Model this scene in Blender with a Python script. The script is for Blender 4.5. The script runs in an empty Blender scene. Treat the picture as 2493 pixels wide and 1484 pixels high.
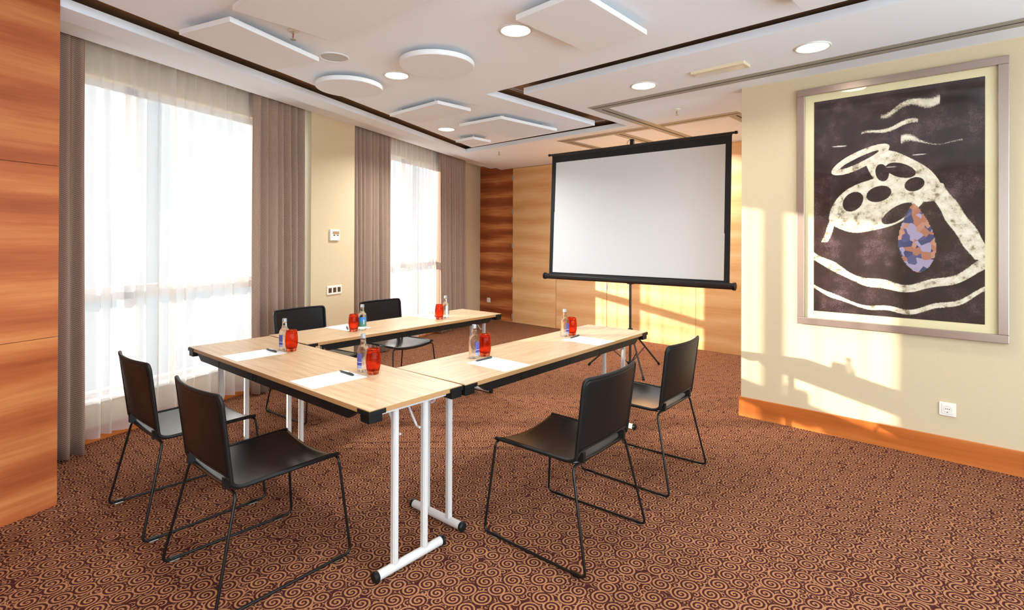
import bpy, bmesh, math, random
from mathutils import Vector, Matrix
random.seed(7)
S = bpy.context.scene
COL = S.collection
PI = math.pi

# ------------------------------------------------------------------ materials
def new_mat(name):
    m = bpy.data.materials.new(name); m.use_nodes = True
    nt = m.node_tree
    for n in list(nt.nodes): nt.nodes.remove(n)
    out = nt.nodes.new('ShaderNodeOutputMaterial')
    return m, nt, out

class G:
    """small helper to write node graphs"""
    def __init__(s, nt): s.nt = nt
    def n(s, t, **k):
        n = s.nt.nodes.new(t)
        for a, b in k.items(): setattr(n, a, b)
        return n
    def put(s, sock, v):
        if isinstance(v, bpy.types.NodeSocket): s.nt.links.new(v, sock)
        else: sock.default_value = v
    def m(s, op, a, b=None, c=None, clamp=False):
        n = s.n('ShaderNodeMath', operation=op, use_clamp=clamp)
        s.put(n.inputs[0], a)
        if b is not None: s.put(n.inputs[1], b)
        if c is not None: s.put(n.inputs[2], c)
        return n.outputs[0]
    def v(s, op, a, b=None):
        n = s.n('ShaderNodeVectorMath', operation=op)
        s.put(n.inputs[0], a)
        if b is not None: s.put(n.inputs[1], b)
        return n.outputs['Value'] if op in ('LENGTH', 'DISTANCE', 'DOT_PRODUCT') else n.outputs[0]
    def xyz(s, vec):
        n = s.n('ShaderNodeSeparateXYZ'); s.put(n.inputs[0], vec); return n.outputs
    def comb(s, x, y, z):
        n = s.n('ShaderNodeCombineXYZ')
        for i, q in enumerate((x, y, z)): s.put(n.inputs[i], q)
        return n.outputs[0]
    def noise(s, vec, scale, detail=3, rough=.5):
        n = s.n('ShaderNodeTexNoise'); s.put(n.inputs['Vector'], vec)
        n.inputs['Scale'].default_value = scale; n.inputs['Detail'].default_value = detail
        n.inputs['Roughness'].default_value = rough
        return n.outputs['Fac']
    def ramp(s, fac, stops, interp='LINEAR'):
        n = s.n('ShaderNodeValToRGB'); s.put(n.inputs[0], fac); r = n.color_ramp; r.interpolation = interp
        while len(r.elements) < len(stops): r.elements.new(.5)
        for e, (p, c) in zip(r.elements, stops): e.position = p; e.color = (*c, 1)
        return n.outputs[0]
    def mix(s, fac, a, b, mode='MIX'):
        n = s.n('ShaderNodeMix', data_type='RGBA', blend_type=mode)
        s.put(n.inputs[0], fac)
        for sock, v in ((n.inputs[6], a), (n.inputs[7], b)):
            if isinstance(v, tuple): v = (*v, 1)
            s.put(sock, v)
        return n.outputs[2]
    def smooth(s, v, lo, hi):
        n = s.n('ShaderNodeMapRange', interpolation_type='SMOOTHSTEP'); s.put(n.inputs[0], v)
        n.inputs[1].default_value = lo; n.inputs[2].default_value = hi
        return n.outputs[0]

def srgb(r, g, b):
    f = lambda c: (c/255/12.92) if c <= 10 else ((c/255+.055)/1.055)**2.4
    return (f(r), f(g), f(b))

def pbr(name, color, rough=.5, metal=0, spec=.5, coat=0, trans=0, ior=1.45, emit=None, estr=0):
    m, nt, out = new_mat(name); g = G(nt)
    p = g.n('ShaderNodeBsdfPrincipled')
    p.inputs['Base Color'].default_value = (*color, 1)
    p.inputs['Roughness'].default_value = rough; p.inputs['Metallic'].default_value = metal
    p.inputs['Specular IOR Level'].default_value = spec; p.inputs['Coat Weight'].default_value = coat
    p.inputs['Transmission Weight'].default_value = trans; p.inputs['IOR'].default_value = ior
    if emit: p.inputs['Emission Color'].default_value = (*emit, 1); p.inputs['Emission Strength'].default_value = estr
    nt.links.new(p.outputs[0], out.inputs[0])
    m['pbr'] = 1
    return m

def tex(name, fn, rough=.5, spec=.5, coat=0, bump=None, metal=0):
    """principled material whose colour (and optional height) come from fn(g, object_coords)"""
    m, nt, out = new_mat(name); g = G(nt)
    p = g.n('ShaderNodeBsdfPrincipled')
    tc = g.n('ShaderNodeTexCoord').outputs['Object']
    r = fn(g, tc)
    col, h = r if isinstance(r, tuple) else (r, None)
    g.put(p.inputs['Base Color'], col)
    p.inputs['Roughness'].default_value = rough; p.inputs['Specular IOR Level'].default_value = spec
    p.inputs['Coat Weight'].default_value = coat; p.inputs['Metallic'].default_value = metal
    if h is not None:
        b = g.n('ShaderNodeBump'); b.inputs['Strength'].default_value = bump[0]; b.inputs['Distance'].default_value = bump[1]
        g.put(b.inputs['Height'], h); nt.links.new(b.outputs[0], p.inputs['Normal'])
    nt.links.new(p.outputs[0], out.inputs[0])
    return m

def carpet_fn(g, co):
    wob = g.n('ShaderNodeTexNoise'); g.put(wob.inputs['Vector'], co); wob.inputs['Scale'].default_value = 260; wob.inputs['Detail'].default_value = 1
    w = g.v('SCALE', g.v('SUBTRACT', wob.outputs['Color'], (.5, .5, .5))); w.node.inputs['Scale'].default_value = .0045
    p = g.v('ADD', co, w)
    def spirals(scale, rnd, pitch, R, hand, duty):
        vo = g.n('ShaderNodeTexVoronoi', voronoi_dimensions='2D', feature='F1'); g.put(vo.inputs['Vector'], co)
        vo.inputs['Scale'].default_value = scale; vo.inputs['Randomness'].default_value = rnd
        d = g.v('SUBTRACT', p, vo.outputs['Position']); X, Y, _ = g.xyz(d)
        r = g.m('SQRT', g.m('ADD', g.m('MULTIPLY', X, X), g.m('MULTIPLY', Y, Y)))
        cr, cg, _ = g.xyz(vo.outputs['Color'])
        th = g.m('MULTIPLY', g.m('ARCTAN2', Y, X), hand/(2*PI))
        ph = g.m('FRACT', g.m('ADD', g.m('ADD', g.m('DIVIDE', r, pitch), th), cr))
        line = g.m('SUBTRACT', 1.0, g.smooth(g.m('ABSOLUTE', g.m('SUBTRACT', ph, .5)), duty/2-.06, duty/2+.06))
        rad = g.m('MULTIPLY', g.m('ADD', .86, g.m('MULTIPLY', cg, .28)), R)
        return line, g.m('LESS_THAN', r, rad)
    l1, m1 = spirals(1/.082, .42, .0172, .0425, 1, .46)
    l2, m2 = spirals(1/.041, .6, .0150, .026, -1, .40)
    f = g.m('ADD', g.m('MULTIPLY', l1, m1), g.m('MULTIPLY', g.m('MULTIPLY', l2, m2), g.m('SUBTRACT', 1.0, m1)), clamp=True)
    pile = g.noise(co, 420, 2)
    tone = g.m('MULTIPLY', g.m('SUBTRACT', pile, .5), .5)
    col = g.mix(f, srgb(66, 28, 25), srgb(174, 121, 83))
    col = g.mix(g.m('ADD', .16, tone, clamp=True), col, srgb(60, 28, 22))
    return col, g.m('ADD', g.m('MULTIPLY', f, .5), pile)

def veneer_fn(dark, mid, light, period=.28, contrast=1.0, seed=0.0):
    def fn(g, co):
        oi = g.n('ShaderNodeObjectInfo').outputs['Random']
        X, Y, Z = g.xyz(co)
        zz = g.m('ADD', Z, g.m('MULTIPLY', oi, 3.7))
        n1 = g.noise(g.comb(g.m('MULTIPLY', X, .55), g.m('MULTIPLY', Y, .55), g.m('MULTIPLY', zz, 2.0)), 1.6, 3)
        band = g.m('SINE', g.m('ADD', g.m('MULTIPLY', zz, 2*PI/period), g.m('MULTIPLY', n1, 5.5+seed)))
        n2 = g.noise(g.comb(g.m('MULTIPLY', X, 1.2), g.m('MULTIPLY', Y, 1.2), g.m('MULTIPLY', zz, 26)), 1.5, 5, .6)
        n3 = g.noise(g.comb(g.m('MULTIPLY', X, 9), g.m('MULTIPLY', Y, 9), g.m('MULTIPLY', zz, 420)), 1, 2)
        n4 = g.noise(co, 1.1, 2)
        t = g.m('ADD', g.m('ADD', .5, g.m('MULTIPLY', band, .17*contrast)),
                g.m('ADD', g.m('MULTIPLY', g.m('SUBTRACT', n2, .5), .62*contrast), g.m('ADD', g.m('MULTIPLY', g.m('SUBTRACT', n3, .5), .14), g.m('MULTIPLY', g.m('SUBTRACT', n4, .5), .35*contrast))), clamp=True)
        return g.ramp(t, [(.12, dark), (.5, mid), (.88, light)])
    return fn

def wallpaper_fn(c):
    def fn(g, co):
        a = g.noise(g.v('MULTIPLY', co, (1, 1, .35)), 190, 2)
        b = g.noise(g.v('MULTIPLY', co, (1, 1, 3)), 60, 2)
        t = g.m('ADD', g.m('MULTIPLY', g.m('SUBTRACT', a, .5), .5), g.m('ADD', .5, g.m('MULTIPLY', g.m('SUBTRACT', b, .5), .25)))
        lo = tuple(x*.86 for x in c); hi = tuple(min(1, x*1.1) for x in c)
        return g.mix(t, lo, hi), t
    return fn

def oak_fn(g, co):
    X, Y, Z = g.xyz(co)
    n1 = g.noise(g.comb(g.m('MULTIPLY', X, 1.1), g.m('MULTIPLY', Y, 16), 0.0), 2.2, 5, .6)
    n2 = g.noise(g.comb(g.m('MULTIPLY', X, 9), g.m('MULTIPLY', Y, 260), 0.0), 1.0, 2)
    t = g.m('ADD', g.m('MULTIPLY', n1, .72), g.m('MULTIPLY', n2, .28))
    return g.ramp(t, [(.3, srgb(176, 140, 104)), (.5, srgb(205, 172, 134)), (.7, srgb(222, 194, 158))])

def drape_fn(g, co):
    X, Y, Z = g.xyz(co)          # local: X along the rail, Z up
    zig = g.m('ABSOLUTE', g.m('SUBTRACT', g.m('FRACT', g.m('MULTIPLY', X, 55)), .5))
    ch = g.m('FRACT', g.m('ADD', g.m('MULTIPLY', Z, 75), g.m('MULTIPLY', zig, 1.6)))
    k = g.smooth(g.m('ABSOLUTE', g.m('SUBTRACT', ch, .5)), .12, .38)
    slub = g.noise(g.v('MULTIPLY', co, (40, 40, 3)), 3, 3)
    a = g.mix(k, srgb(184, 158, 138), srgb(138, 110, 94))
    return g.mix(g.m('MULTIPLY', slub, .5), a, srgb(112, 90, 78))

def sheer_mat():
    m, nt, out = new_mat('sheer_voile'); g = G(nt)
    tr = g.n('ShaderNodeBsdfTransparent'); tr.inputs[0].default_value = (1, .945, .87, 1)
    tl = g.n('ShaderNodeBsdfTranslucent'); tl.inputs[0].default_value = (.88, .85, .81, 1)
    df = g.n('ShaderNodeBsdfDiffuse'); df.inputs[0].default_value = (.70, .665, .63, 1)
    a = g.n('ShaderNodeMixShader'); a.inputs[0].default_value = .86
    nt.links.new(tl.outputs[0], a.inputs[1]); nt.links.new(df.outputs[0], a.inputs[2])
    b = g.n('ShaderNodeMixShader')
    lw = g.n('ShaderNodeLayerWeight'); lw.inputs[0].default_value = .3
    # seen edge-on the weave closes up
    g.put(b.inputs[0], g.m('ADD', .44, g.m('MULTIPLY', lw.outputs['Facing'], .55)))
    nt.links.new(tr.outputs[0], b.inputs[1]); nt.links.new(a.outputs[0], b.inputs[2])
    nt.links.new(b.outputs[0], out.inputs[0])
    return m

def pane_mat(name, tint=(1, 1, 1), base=.04):
    m, nt, out = new_mat(name); g = G(nt)
    tr = g.n('ShaderNodeBsdfTransparent'); tr.inputs[0].default_value = (*tint, 1)
    gl = g.n('ShaderNodeBsdfGlossy'); gl.inputs['Roughness'].default_value = .02; gl.inputs[0].default_value = (1, 1, 1, 1)
    lw = g.n('ShaderNodeLayerWeight')
    b = g.n('ShaderNodeMixShader'); g.put(b.inputs[0], g.m('ADD', .022, g.m('MULTIPLY', g.m('POWER', lw.outputs['Facing'], 5.0), .6)))
    nt.links.new(tr.outputs[0], b.inputs[1]); nt.links.new(gl.outputs[0], b.inputs[2]); nt.links.new(b.outputs[0], out.inputs[0])
    return m

def clear_mat(name, color, rough=0.0, thin=.35):
    """glass that lets light straight through partly, so it does not cast a black shadow"""
    m, nt, out = new_mat(name); g = G(nt)
    gl = g.n('ShaderNodeBsdfGlass'); gl.inputs[0].default_value = (*color, 1); gl.inputs['Roughness'].default_value = rough; gl.inputs['IOR'].default_value = 1.33
    tr = g.n('ShaderNodeBsdfTransparent'); tr.inputs[0].default_value = (*color, 1)
    b = g.n('ShaderNodeMixShader'); b.inputs[0].default_value = thin
    nt.links.new(gl.outputs[0], b.inputs[1]); nt.links.new(tr.outputs[0], b.inputs[2]); nt.links.new(b.outputs[0], out.inputs[0])
    return m

M = {}
M['carpet'] = tex('carpet_spirals', carpet_fn, rough=.95, spec=.1, bump=(.35, .004))
M['veneer_light'] = tex('cherry_veneer_light', veneer_fn(srgb(204, 138, 78), srgb(230, 178, 120), srgb(244, 208, 156), contrast=.75), rough=.33, spec=.5)
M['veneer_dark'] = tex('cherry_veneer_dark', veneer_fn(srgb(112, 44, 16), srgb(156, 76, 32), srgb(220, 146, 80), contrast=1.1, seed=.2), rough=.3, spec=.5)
M['veneer_pier'] = tex('cherry_veneer_red', veneer_fn(srgb(138, 62, 32), srgb(180, 98, 54), srgb(216, 144, 84), contrast=.85), rough=.3, spec=.5)
M['base_wood'] = tex('cherry_skirting', veneer_fn(srgb(140, 66, 22), srgb(186, 100, 40), srgb(208, 130, 66), period=.2, contrast=.7), rough=.35)
M['wallpaper'] = tex('beige_wallpaper', wallpaper_fn(srgb(205, 185, 150)), rough=.75, spec=.25, bump=(.12, .001))
M['ceil'] = pbr('ceiling_white', (.86, .89, .92), .85, spec=.2)
M['panel_white'] = pbr('acoustic_panel_white', (.80, .80, .79), .9, spec=.15)
M['recess'] = pbr('recess_brown', srgb(146, 114, 86), .8, spec=.2)
M['track'] = pbr('track_grey', srgb(158, 152, 138), .5)
M['black_gap'] = pbr('gap_black', (.012, .01, .009), .8)
M['oak'] = tex('oak_laminate', oak_fn, rough=.34, spec=.5)
M['oak_edge'] = pbr('oak_edge', srgb(176, 132, 86), .45)
M['black_plastic'] = pbr('black_plastic', (.007, .0065, .006), .45, spec=.3)
M['chair_seat'] = pbr('black_polypropylene', (.0062, .0062, .0062), .21, spec=.9)
M['chair_back'] = pbr('black_polypropylene_grained', (.0058, .0052, .0048), .42, spec=.26)
M['black_metal'] = pbr('black_powder_coat', (.006, .0055, .0055), .3, spec=.4)
M['white_metal'] = pbr('white_powder_coat', (.60, .56, .525), .4)
M['chrome'] = pbr('chrome', (.8, .8, .82), .15, metal=1)
M['hinge'] = pbr('satin_hinge', (.36, .34, .31), .42, metal=.6)
M['clear_clip'] = clear_mat('clear_plastic', (.9, .92, .92), .1, .4)
M['drape'] = tex('taupe_herringbone', drape_fn, rough=.9, spec=.15)
M['sheer'] = sheer_mat()
M['pane'] = pane_mat('window_glass')
M['pic_pane'] = pane_mat('picture_glass')
M['win_frame'] = pbr('window_frame_grey', (.55, .57, .62), .4)
M['screen_white'] = pbr('screen_fabric', (.74, .745, .74), .8, spec=.2)
M['screen_black'] = pbr('screen_border', (.018, .018, .019), .6, spec=.3)
M['tube_black'] = pbr('screen_case', (.015, .015, .016), .28, spec=.6)
M['pole'] = pbr('tripod_dark', (.04, .03, .025), .35, metal=.3)
M['frame_metal'] = pbr('brushed_frame', srgb(182, 164, 152), .32, metal=.85)
M['mat'] = pbr('picture_mount', srgb(226, 210, 162), .85)
M['plate'] = pbr('white_switch_plastic', srgb(232, 226, 212), .35)
M['dark_key'] = pbr('dark_switch_key', srgb(58, 42, 34), .3)
M['lcd'] = pbr('thermostat_display', srgb(164, 128, 104), .25)
M['paper'] = pbr('paper_white', (.84, .83, .82), .8, spec=.2)
M['pen'] = pbr('pen_dark_green', srgb(52, 60, 56), .3)
M['pen_clip'] = pbr('pen_clip_metal', (.35, .36, .36), .25, metal=.9)
M['bottle'] = clear_mat('water_bottle_clear', (.985, .992, .995), 0, .45)
M['cap'] = pbr('bottle_cap_silver', srgb(158, 160, 162), .4, metal=.35)
M['tumbler'] = clear_mat('red_orange_glass', (.955, .47, .345), 0, .3)
M['lamp_ring'] = pbr('downlight_ring', (.72, .69, .62), .35)
M['lamp'] = pbr('downlight_glow', (1, 1, 1), .5, emit=(1, .93, .80), estr=14)
M['steel'] = pbr('sprinkler_metal', (.75, .74, .72), .2, metal=1)
M['bulb'] = pbr('sprinkler_bulb', (.35, .02, .01), .1)
M['grille'] = pbr('speaker_grille', (.60, .575, .54), .7)
M['em_body'] = pbr('emergency_body', srgb(222, 206, 172), .5)
M['em_lens'] = pbr('emergency_lens', srgb(226, 222, 208), .25)

def label_mat(name, fn):
    return tex(name, fn, rough=.4)
def rear_label(g, co):
    X, Y, Z = g.xyz(co)
    lines = g.m('GREATER_THAN', g.m('FRACT', g.m('MULTIPLY', Z, 260)), .62)
    nz = g.m('GREATER_THAN', g.noise(co, 900, 1), .48)
    top = g.m('MULTIPLY', g.m('MULTIPLY', lines, nz), g.m('GREATER_THAN', Z, .060))
    white_line = g.m('LESS_THAN', g.m('ABSOLUTE', g.m('SUBTRACT', Z, .0535)), .0012)
    low = g.m('LESS_THAN', Z, .037)
    c = g.mix(top, srgb(62, 58, 130), srgb(122, 122, 176))
    c = g.mix(white_line, c, srgb(220, 222, 235))
    return g.mix(low, c, srgb(150, 156, 190))
def front_label(g, co):
    X, Y, Z = g.xyz(co)
    n = g.noise(co, 60, 2)
    hill = g.smooth(g.m('ADD', Z, g.m('MULTIPLY', n, .02)), .074, .082)
    c = g.mix(hill, srgb(72, 128, 104), srgb(52, 128, 200))
    return g.mix(g.m('GREATER_THAN', g.noise(co, 45, 2), .6), c, srgb(38, 96, 150))
M['label_rear'] = label_mat('violet_rear_label', rear_label)
M['label_front'] = label_mat('blue_green_label', front_label)
M['label_word'] = pbr('label_lettering', srgb(196, 216, 222), .5)

# ------------------------------------------------------------------ mesh helpers
def obj(name, bm, mat, parent=None, smooth=False, bevel=0, loc=None, rot=None, auto=None):
    bmesh.ops.recalc_face_normals(bm, faces=bm.faces)
    me = bpy.data.meshes.new(name); bm.to_mesh(me); bm.free()
    o = bpy.data.objects.new(name, me); COL.objects.link(o)
    mats = mat if isinstance(mat, (list, tuple)) else [mat]
    for m in mats: me.materials.append(M[m] if isinstance(m, str) else m)
    if smooth:
        for p in me.polygons: p.use_smooth = True
        if auto is not None: me.set_sharp_from_angle(angle=auto)
    if bevel:
        b = o.modifiers.new('bevel', 'BEVEL'); b.width = bevel; b.segments = 2; b.limit_method = 'ANGLE'
    if parent: o.parent = parent
    if loc: o.location = loc
    if rot: o.rotation_euler = rot
    return o

def box(bm, x0, x1, y0, y1, z0, z1, mi=0):
    vs = [bm.verts.new((x, y, z)) for z in (z0, z1) for x, y in ((x0, y0), (x1, y0), (x1, y1), (x0, y1))]
    for f in ((3, 2, 1, 0), (4, 5, 6, 7), (0, 1, 5, 4), (1, 2, 6, 5), (2, 3, 7, 6), (3, 0, 4, 7)):
        fc = bm.faces.new([vs[i] for i in f]); fc.material_index = mi
    return vs

def prism(bm, poly, z0, z1, mi=0):
    a = [bm.verts.new((x, y, z0)) for x, y in poly]; b = [bm.verts.new((x, y, z1)) for x, y in poly]
    n = len(poly)
    fs = [bm.faces.new(a[::-1]), bm.faces.new(b)]
    fs += [bm.faces.new((a[i], a[(i+1) % n], b[(i+1) % n], b[i])) for i in range(n)]
    for f in fs: f.material_index = mi

def lathe(bm, prof, segs=32, mi=0, center=(0, 0, 0), mod=None):
    cx, cy, cz = center; rings = []
    for r, z in prof:
        if r < 1e-6: rings.append([bm.verts.new((cx, cy, cz+z))])
        else:
            ring = []
            for i in range(segs):
                a = 2*PI*i/segs; rr = r*(mod(a, z) if mod else 1)
                ring.append(bm.verts.new((cx+rr*math.cos(a), cy+rr*math.sin(a), cz+z)))
            rings.append(ring)
    for A, B in zip(rings, rings[1:]):
        for i in range(segs):
            j = (i+1) % segs
            if len(A) == 1 and len(B) == 1: continue
            if len(A) == 1: f = bm.faces.new((A[0], B[j], B[i]))
            elif len(B) == 1: f = bm.faces.new((A[i], A[j], B[0]))
            else: f = bm.faces.new((A[i], A[j], B[j], B[i]))
            f.material_index = mi

def fillet(pts, rad, n=5, closed=False):
    P = [Vector(p) for p in pts]; out = []; N = len(P)
    for i, p in enumerate(P):
        if not closed and i in (0, N-1): out.append(p); continue
        a, b = P[i-1], P[(i+1) % N]
        u, v = (a-p), (b-p); r = min(rad, u.length*.45, v.length*.45)
        u.normalize(); v.normalize(); s, e = p+u*r, p+v*r
        for k in range(n+1):
            t = k/n; out.append(s*(1-t)**2+p*2*t*(1-t)+e*t*t)
    return out

def tube(bm, pts, r, segs=10, closed=False, caps=True, mi=0, flat=None):
    P = [Vector(p) for p in pts]; N = len(P); rings = []; up = None
    for i, p in enumerate(P):
        if closed: t = P[(i+1) % N]-P[i-1]
        else: t = P[min(i+1, N-1)]-P[max(i-1, 0)]
        t.normalize()
        if up is None:
            up = Vector((0, 0, 1)) if abs(t.z) < .9 else Vector((1, 0, 0))
        up = (up-t*up.dot(t)).normalized(); w = t.cross(up)
        rr = r[i] if isinstance(r, (list, tuple)) else r
        ring = []
        for k in range(segs):
            a = 2*PI*(k+.5)/segs
            ring.append(bm.verts.new(p+up*(math.sin(a)*rr)+w*(math.cos(a)*rr)))
        rings.append(ring)
    pairs = list(zip(rings, rings[1:]))+([(rings[-1], rings[0])] if closed else [])
    for A, B in pairs:
        for k in range(segs):
            j = (k+1) % segs; f = bm.faces.new((A[k], A[j], B[j], B[k])); f.material_index = mi
    if caps and not closed:
        bm.faces.new(rings[0][::-1]).material_index = mi; bm.faces.new(rings[-1]).material_index = mi

def grid(bm, nu, nv, fn, mi=0):
    V = [[bm.verts.new(fn(i/nu, j/nv)) for j in range(nv+1)] for i in range(nu+1)]
    for i in range(nu):
        for j in range(nv):
            bm.faces.new((V[i][j], V[i+1][j], V[i+1][j+1], V[i][j+1])).material_index = mi
    return V

def B(fn, *a, **k):
    bm = bmesh.new(); fn(bm, *a, **k); return bm

def tag(o, label=None, cat=None, group=None, kind=None):
    if label: o['label'] = label
    if cat: o['category'] = cat
    if group: o['group'] = group
    if kind: o['kind'] = kind
    return o

def thing(name, label, cat, loc=(0, 0, 0), rotz=0, group=None):
    o = bpy.data.objects.new(name, None); COL.objects.link(o)
    o.empty_display_size = .1; o.location = loc; o.rotation_euler = (0, 0, rotz)
    return tag(o, label, cat, group)

def struct(name, bm, mat, parent=None, **k):
    o = obj(name, bm, mat, parent, **k)
    if parent is None: o['kind'] = 'structure'
    return o

def copy_tree(root, loc=None, rotz=None, label=None, parent=None):
    c = root.copy(); COL.objects.link(c)
    if parent is not None: c.parent = parent
    if loc is not None: c.location = loc
    if rotz is not None: c.rotation_euler = (0, 0, rotz)
    if label: c['label'] = label
    for ch in list(root.children): copy_tree(ch, parent=c)
    return c

REC = .25
# ------------------------------------------------------------------ room frame
ZC = 2.7069                       # ceiling height
YP = 4.542                        # wall with the picture
YB = 6.917                        # panelled back wall
XR, YN = 2.3, -2.7                # right wall and the wall behind the viewpoint
P0 = Vector((-4.40, .538)); D = Vector((-.3666, .9304)); NO = Vector((-.9304, -.3666))
def W(s, off=0.0):                # point on the splayed window side: s along it, off outwards
    p = P0+D*s+NO*off; return (p.x, p.y)
WROT = math.atan2(D.y, D.x)
def wquad(s0, s1, o0, o1): return [W(s0, o0), W(s0, o1), W(s1, o1), W(s1, o0)]

# floor
struct('floor', B(lambda bm: prism(bm, [(XR+.15, YN-.15), (XR+.15, YB+.2), W(7.06, REC+.2), W(-3.4, REC+.2)], -.06, 0)), 'carpet')

# ceiling slabs (one storey soffit with a dark reveal running round an island)
def ceiling(bm):
    e = -.4102                                          # slope of the splayed slot edges
    Lx = lambda y: -3.779+e*(y-.459)                    # inner edge of the window-side soffit
    Ax = lambda y: -4.074-.4091*(y-.625)                # outer edge, above the curtains
    Ix = lambda y: -3.544-.4099*(y-.584)                # edge of the island
    z1 = ZC+.053
    prism(bm, [(Lx(YN), YN), (Lx(5.22), 5.22), (Ax(5.22), 5.22), (Ax(YN), YN)], ZC, z1)
    prism(bm, [(Ax(5.22), 5.22), (Lx(5.22), 5.22), (-3.061, 5.20), (-3.061, 3.464), (XR+.1, 3.464), (XR+.1, YB+.02), (Ax(YB+.02), YB+.02)], ZC, z1)
    prism(bm, [(Ix(YN), YN), (XR+.1, YN), (XR+.1, 3.25), (-3.307, 3.25), (-3.31, 4.93), (Ix(4.985), 4.985)], ZC, z1)
    # lip beyond the soffit, just over the curtain heads
    prism(bm, [(Ax(YN), YN), (Ax(YB+.02), YB+.02), W(6.95, 0), W(-3.4, 0)], ZC+.043, ZC+.10)
    prism(bm, wquad(6.0, 6.95, 0, .27), ZC+.10, ZC+.15)
struct('ceiling', B(ceiling), 'ceil')
# brown board above the slots, closing the roof
def recess(bm):
    prism(bm, [(XR+.2, YN-.2), (XR+.2, YB+.25), W(7.1, -.02), W(-3.6, -.02)], ZC+.10, ZC+.16)
struct('trim_1', B(recess), 'recess')
# curtain pocket cover above the windows
struct('trim_2', B(lambda bm: prism(bm, wquad(-3.4, 7.2, -.02, .62), 3.06, 3.12)), 'ceil')
struct('trim_3', B(lambda bm: (prism(bm, wquad(-3.4, 7.2, -.03, .0), ZC+.10, 3.06))), 'ceil')

# window wall: recess plane 0.25 out, two openings
REC = .25
def winwall(bm):
    o0, o1 = REC, REC+.22
    zt = 3.06; s_a, s_b = (-.12, 2.12), (3.12, 5.80); sill, head = .27, 2.60
    for s0, s1, z0, z1 in ((-3.4, s_a[0], 0, zt), (s_a[1], s_b[0], 0, zt), (s_b[1], 7.2, 0, zt),
                           (s_a[0], s_a[1], 0, sill), (s_a[0], s_a[1], head, zt), (s_b[0], s_b[1], 0, sill), (s_b[0], s_b[1], head, zt)):
        prism(bm, wquad(s0, s1, o0, o1), z0, z1)
    prism(bm, wquad(2.245, 2.944, 0, REC), 0, ZC+.10)   # column between the windows
struct('wall_left', B(winwall), 'wallpaper')
struct('baseboard_left', B(lambda bm: (prism(bm, wquad(-.28, 2.245, REC-.018, REC), 0, .10),
       prism(bm, wquad(2.235, 2.954, -.016, 0), 0, .10), prism(bm, wquad(2.944, 6.9, REC-.018, REC), 0, .12))), 'base_wood')

def window(name, s0, s1, trans, mulls):
    o0 = REC+.10; sill, head = .27, 2.60
    def fr(bm):
        w = .055
        for a, b, z0, z1 in ((s0, s1, sill, sill+w), (s0, s1, head-w, head), (s0, s0+w, sill, head), (s1-w, s1, sill, head), (s0, s1, trans-.05, trans+.05)):
            prism(bm, wquad(a, b, o0-.03, o0+.05), z0, z1)
        for q in mulls: prism(bm, wquad(q-.05, q+.05, o0-.03, o0+.05), sill, head)
    f = struct(name, B(fr), 'win_frame')
    obj('glass', B(lambda bm: prism(bm, wquad(s0+.05, s1-.05, o0+.008, o0+.014), sill+.05, head-.05)), 'pane', f)
    obj('window_sill', B(lambda bm: prism(bm, wquad(s0+.002, s1-.002, REC-.02, o0-.03), sill, sill+.02)), 'ceil', f)
window('window_1', -.12, 2.12, 1.03, (.66,))
window('window_2', 3.12, 5.80, 1.09, (4.46,))

# cherry pier at the left, flush with the soffit edge
def pier(bm):
    a, o = -.303, -.558
    dd = Vector((-.3797, .9251))
    p = Vector((-3.766, .462)); q = p-dd*3.6
    n = Vector((-.9251, -.3797))
    pts = lambda t0, t1, d: [tuple(p-dd*t0), tuple(p-dd*t1), tuple(p-dd*t1+n*d), tuple(p-dd*t0+n*d)]
    zs = (0, .909, .912, 1.829, 1.832, ZC+.03)
    for z0, z1 in ((0, .909), (.912, 1.829), (1.832, ZC+.05)):
        prism(bm, pts(0, 3.6, .02), z0, z1)
    prism(bm, pts(.002, 3.6, .62), 0, ZC+.05) if False else None
    # body behind the boards
    b = [tuple(p-dd*.001+n*.02), tuple(p-dd*3.6+n*.02), tuple(p-dd*3.6+n*.80), tuple(p-dd*.001+n*.80)]
    prism(bm, b, 0, ZC+.05)
struct('wall_pier', B(pier), 'veneer_pier')
# back wall: carcass, boards and two hinged leaves
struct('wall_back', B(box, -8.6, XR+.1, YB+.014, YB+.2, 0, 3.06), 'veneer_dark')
wb = bpy.data.objects['wall_back']
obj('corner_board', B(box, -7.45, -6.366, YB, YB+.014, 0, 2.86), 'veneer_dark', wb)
obj('wall_board', B(box, -4.415, -3.03, YB, YB+.014, 0, 2.75), 'veneer_light', wb)
obj('wall_board', B(box, -3.026, XR, YB, YB+.014, 0, 2.75), 'veneer_light', wb)
def hinge(bm, x, z):
    tube(bm, [(x, YB-.006, z-.045), (x, YB-.006, z+.045)], .0065, 8)
    box(bm, x-.012, x+.012, YB-.004, YB+.002, z-.045, z+.045)
for nm, x0, x1, hx in (('door_1', -6.355, -5.395, -6.362), ('door_2', -5.386, -4.424, -4.419)):
    d = struct(nm, B(box, x0, x1, YB, YB+.013, .006, 2.70), 'veneer_light')
    for z in (.105, .74, 1.345, 1.94, 2.54):
        obj('hinge', B(hinge, hx, z), 'hinge', d, smooth=True, auto=.6)
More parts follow.
